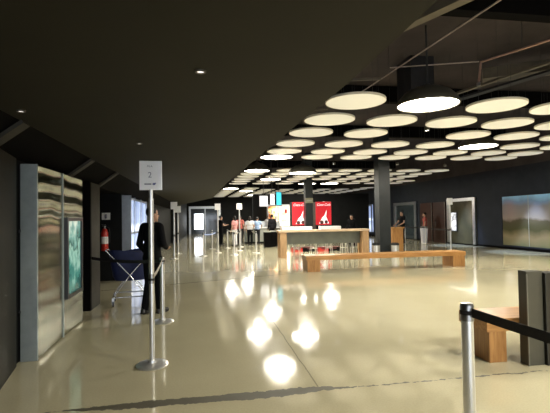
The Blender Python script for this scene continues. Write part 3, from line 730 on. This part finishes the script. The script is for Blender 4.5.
# ------------------------------------------------------------------ ceiling: cream discs and lamps
ZD = 3.75
def near_soffit(x, y):       # how far a disc is from the soffit edge as seen along the hall
    return x - (1.45 - (y+6)*(1.03/25.6))*0 
R_AX, U_AX, F_AX = Vector((.98615, -.16507, -.01599)), Vector((.01141, -.02866, .99952)), Vector((.16545, .98586, .02638))
def to_px(x, y, z):
    d = Vector((x, y, z-1.55)); w = d.dot(F_AX)
    return 275+430*d.dot(R_AX)/w, 206.5-430*d.dot(U_AX)/w
lit = {(0, 1), (3, 4), (5, 0), (6, 0), (9, 1), (11, 3), (11, 4), (12, 0), (12, 2), (14, 1), (18, 2)}
gone = {(2, 2)}
rows = [7.84, 9.38, 10.87, 12.5, 14.0, 15.25, 19.7, 21.2, 22.6, 24.1, 25.6, 27.2] + [31.5+1.5*i for i in range(9)]
cluster = ['front'] * 6 + ['middle'] * 6 + ['distant'] * 9
ordn = ['first', 'second', 'third', 'fourth', 'fifth', 'sixth', 'seventh', 'eighth', 'ninth', 'tenth']
DR = .575
disc0 = wire0 = lamp0 = None
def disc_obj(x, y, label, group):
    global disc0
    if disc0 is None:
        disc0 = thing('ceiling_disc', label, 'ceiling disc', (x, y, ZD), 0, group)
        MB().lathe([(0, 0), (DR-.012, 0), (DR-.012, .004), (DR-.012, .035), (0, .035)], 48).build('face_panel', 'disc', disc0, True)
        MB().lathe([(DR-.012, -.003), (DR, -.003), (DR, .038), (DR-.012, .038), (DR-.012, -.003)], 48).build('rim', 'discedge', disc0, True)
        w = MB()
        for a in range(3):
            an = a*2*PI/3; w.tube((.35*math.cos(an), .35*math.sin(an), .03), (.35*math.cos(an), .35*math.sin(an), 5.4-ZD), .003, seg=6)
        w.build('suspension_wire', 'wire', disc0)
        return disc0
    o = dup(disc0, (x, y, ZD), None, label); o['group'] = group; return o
def lamp_obj(x, y, label, group, z=ZD-.02):
    global lamp0
    if lamp0 is None:
        lamp0 = thing('dome_lamp', label, 'ceiling lamp', (x, y, z), 0, group)
        MB().lathe([(.60, 0), (.60, .03), (.56, .12), (.45, .24), (.28, .33), (.12, .37), (.05, .42), (0, .42)], 48).build('dome_shade', 'dome', lamp0, True)
        MB().lathe([(.26, .015), (.575, .015), (.575, .03), (.26, .03), (.26, .015)], 48).build('diffuser', 'lamp', lamp0, True)
        MB().lathe([(0, .005), (.20, .008), (.258, .018), (.258, .03), (0, .03)], 48).build('bulb_cover', 'lampcore', lamp0, True)
        MB().lathe([(.575, -.004), (.605, -.004), (.605, .03), (.575, .03), (.575, -.004)], 48).build('rim', 'dome', lamp0, True)
        MB().tube((0, 0, .4), (0, 0, 1.6), .02).build('hanger_pole', 'wire', lamp0)
        return lamp0
    o = dup(lamp0, (x, y, z), None, label); o['group'] = group; return o
for ri, y in enumerate(rows):
    n = 0
    rr = ri if ri < 6 else ri-6 if ri < 12 else ri-12
    for k in range(-1, 8):
        pitch = 1.5
        x = 2.92 + pitch*k - .037*(y-7.84)
        if x > 13.4-DR-.02 and ri >= 0: continue
        px, py = to_px(x, y, ZD); 
        zc = Vector((x, y, ZD-1.55)).dot(F_AX); hw = 430*DR/zc
        if px-hw > 549 or py < -8: continue
        edge = 350-(py-82)*1.212
        if px+hw < edge-7: continue
        if (ri, k) in gone: continue
        if 3.6 < x < 12.5 and 30.6 < y < 32: continue
        if (abs(x-7.25) < .85 and abs(y-16.6) < .85) or (abs(x-6.27) < .8 and abs(y-25.2) < .8): continue
        n += 1
        o_ = ordn[min(n-1, 9)]
        if (ri, k) in lit:
            lamp_obj(x, y, 'lit black dome lamp, %s along from the soffit in %s row of %s cluster' % (o_, ordn[rr], cluster[ri]), 'dome lamps among the discs')
        else:
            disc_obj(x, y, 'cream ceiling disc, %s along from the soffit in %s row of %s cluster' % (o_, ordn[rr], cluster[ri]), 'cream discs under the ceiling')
# lamps of the same kind over the entrance end of the hall (they light the floor near the camera)
for x, y, lab in ((6.2, 4.3, 'lit dome lamp over the oak bench by the cabinet'), (7.6, 1.2, 'lit dome lamp over the entrance end, wall side'), (4.2, 1.2, 'lit dome lamp over the entrance end, soffit side'), (10.6, 5.4, 'lit dome lamp over the entrance end, middle')):
    lamp_obj(x, y, lab, 'dome lamps over the entrance')

lamp_obj(4.19, 17.75, 'lit dome lamp hung lower than the discs, in the dark band before the middle cluster', 'dome lamps among the discs', 3.42)
# small spots between the discs and in the soffit
def spotlight(name, label, loc, r, group, stem=True):
    t = thing(name, label, 'spotlight', loc, 0, group)
    MB().lathe([(r*.8, .0), (r, 0), (r, .09), (0, .09), ], 20).build('housing', 'dome', t, True)
    MB().lathe([(0, .012), (r*.8, .012), (r*.8, .02), (0, .02)], 20).build('lens', 'spot', t)
    if stem: MB().tube((0, 0, .09), (0, 0, 5.4-loc[2]), .01, seg=8).build('hanger_pole', 'wire', t)
for x, y, lab in ((5.85, 10.45, 'small spotlight in the gap of the third disc row'), (5.5, 17.5, 'small spotlight in the dark band, soffit side of the column'), (8.4, 17.6, 'small spotlight in the dark band, just past the column'), (10.9, 18.0, 'small spotlight in the dark band, towards the blue wall')):
    spotlight('spotlight', lab, (x, y, 3.78), .07, 'small spotlights between the disc clusters')
for x, y, lab in ((-.005, 2.77, 'recessed downlight in the soffit, closer to the entrance'), (-.765, 5.49, 'recessed downlight in the soffit, above the numbered sign'), (-1.52, 3.95, 'recessed downlight near the corridor edge of the soffit')):
    t = thing('downlight', lab, 'downlight', (x, y, 2.488), 0, 'downlights in the soffit')
    MB().lathe([(.024, 0), (.036, 0), (.036, .02), (.024, .02), (.024, 0)], 20).build('ring', 'dome', t, True)
    MB().lathe([(0, .006), (.024, .006), (.024, .016), (0, .016)], 20).build('lens', 'whiteprint', t)

# ducts, pipes and girders in the dark void
def run(name, label, cat, p0, p1, w, h, m, rnd=False):
    p0, p1 = Vector(p0), Vector(p1); d = (p1-p0)
    if rnd: o = MB().tube(p0, p1, w, seg=14).build(name, m, None, True)
    else:
        mb = MB(); L = d.length
        q = d.to_track_quat('X', 'Z').to_matrix().to_4x4()
        mb.box(-L/2, L/2, -w/2, w/2, -h/2, h/2, mtx=Matrix.Translation((p0+p1)/2) @ q); o = mb.build(name, m)
    return tag(o, label, cat)
run('steel_girder', 'olive girder crossing the dark void beside the soffit', 'girder', (2.55, 8.25, 4.75), (5.1, 2.7, 4.75), .18, .22, 'duct')
run('conduit', 'thin conduit running along the hall above the front discs', 'pipe', (4.3, 4.2, 4.6), (3.75, 11.5, 4.6), .014, 0, 'pipegrey', True)
t = thing('sprinkler_pipe', 'reddish sprinkler pipe with a drop leg in the dark void', 'pipe', (0, 0, 0))
MB().path([(7.2, 4.1, 4.6), (5.52, 7.72, 4.6), (5.50, 7.78, 4.2)], .022).build('pipe_run', 'pipe', t, True)
MB().tube((5.50, 7.78, 4.2), (5.50, 7.78, 4.14), .04).build('sprinkler_head', 'steelcap', t)
for y in (5.2, 7.0): MB().tube((7.2+(y-4.1)*-.464, y, 4.6), (7.2+(y-4.1)*-.464, y, 5.4), .006).build('hanger_rod', 'wire', t)
run('cross_pipe', 'thin cross pipe joining the conduit and the sprinkler pipe', 'pipe', (3.85, 8.3, 4.62), (5.5, 7.75, 4.62), .012, 0, 'pipegrey', True)
run('cable_tray', 'grey cable tray slanting over the front discs', 'cable tray', (5.6, 12.6, 4.62), (7.6, 5.4, 4.62), .10, .05, 'duct')
run('cable_tray', 'second cable tray beside the first, towards the blue wall', 'cable tray', (6.3, 12.6, 4.7), (8.5, 5.6, 4.7), .22, .05, 'darkmetal')
run('air_duct', 'square dark air duct dropping behind the front dome lamp', 'duct', (5.25, 9.9, 4.15), (5.25, 9.9, 5.4), .75, .6, 'darkmetal')
run('air_duct', 'wide olive air duct crossing high above the front discs', 'duct', (6.9, 9.6, 4.98), (9.8, 7.6, 4.98), .5, .25, 'duct')
run('air_duct', 'broad dark air duct along the void ceiling near the entrance', 'duct', (9.6, 5.6, 5.1), (9.9, .5, 5.1), 1.6, .5, 'darkmetal')
for i, (x, y) in enumerate(((2.9, 9.0), (2.7, 10.2), (2.5, 11.6))):
    run('ceiling_batten', ('short grey batten by the soffit edge, over the first disc row', 'short grey batten by the soffit edge, over the second disc row', 'short grey batten by the soffit edge, over the third disc row')[i], 'batten', (x-.6, y, 4.5), (x+.9, y-.35, 4.5), .05, .05, 'duct')
for i, y in enumerate((6.5, 12.0, 17.3, 28.5)):
    run('roof_beam', ('black roof beam over the sprinkler pipe', 'black roof beam over the column', 'black roof beam over the gap between disc clusters', 'black roof beam before the distant disc cluster')[i], 'beam', (1.5, y, 5.15), (13.4, y, 5.15), .25, .45, 'black')

# ------------------------------------------------------------------ lights
def light(kind, name, loc, energy, col, size=.3, aim=None, spot=None):
    l = bpy.data.lights.new(name, kind); l.energy = energy; l.color = col
    if kind == 'AREA': l.shape = 'DISK'; l.size = size
    elif kind == 'SPOT': l.spot_size = math.radians(spot or 90); l.spot_blend = .6; l.shadow_soft_size = size
    else: l.shadow_soft_size = size
    o = bpy.data.objects.new(name, l); C.objects.link(o); o.location = loc
    if aim: o.rotation_euler = (Vector(aim)-Vector(loc)).to_track_quat('-Z', 'Y').to_euler()
    return o
for y in (11.5, 15.5, 20.0):  # added cool spots without fixtures, tinting the floor along the right wall
    light('SPOT', 'added_blue_spot', (12.4, y, 3.6), 260, (.55, .70, 1.0), .1, (12.75, y, 0), 52)
light('SPOT', 'sign_downlight', (-.02, 2.77, 2.44), 4, (1, .85, .6), .05, (-.4, 3.6, 0), 110)

w = bpy.data.worlds.new('world'); bpy.context.scene.world = w; w.use_nodes = True
w.node_tree.nodes['Background'].inputs[0].default_value = (.45, .55, .8, 1); w.node_tree.nodes['Background'].inputs[1].default_value = .03

# ------------------------------------------------------------------ camera
cam = bpy.data.cameras.new('camera'); co = bpy.data.objects.new('camera', cam); C.objects.link(co)
cam.sensor_width = 36; cam.lens = 430/550*36; cam.clip_start = .05
R3 = Matrix((R_AX, U_AX, -F_AX)).transposed()
co.matrix_world = Matrix.Translation((0, 0, 1.55)) @ R3.to_4x4()
S = bpy.context.scene; S.camera = co
S.view_settings.view_transform = 'Standard'; S.view_settings.look = 'None'; S.view_settings.gamma = 1; S.view_settings.use_curve_mapping = False
S.view_settings.exposure = 2.0
S.cycles.use_denoising = True
S.cycles.max_bounces = 10; S.cycles.diffuse_bounces = 6; S.cycles.glossy_bounces = 5
S.cycles.sample_clamp_indirect = 8
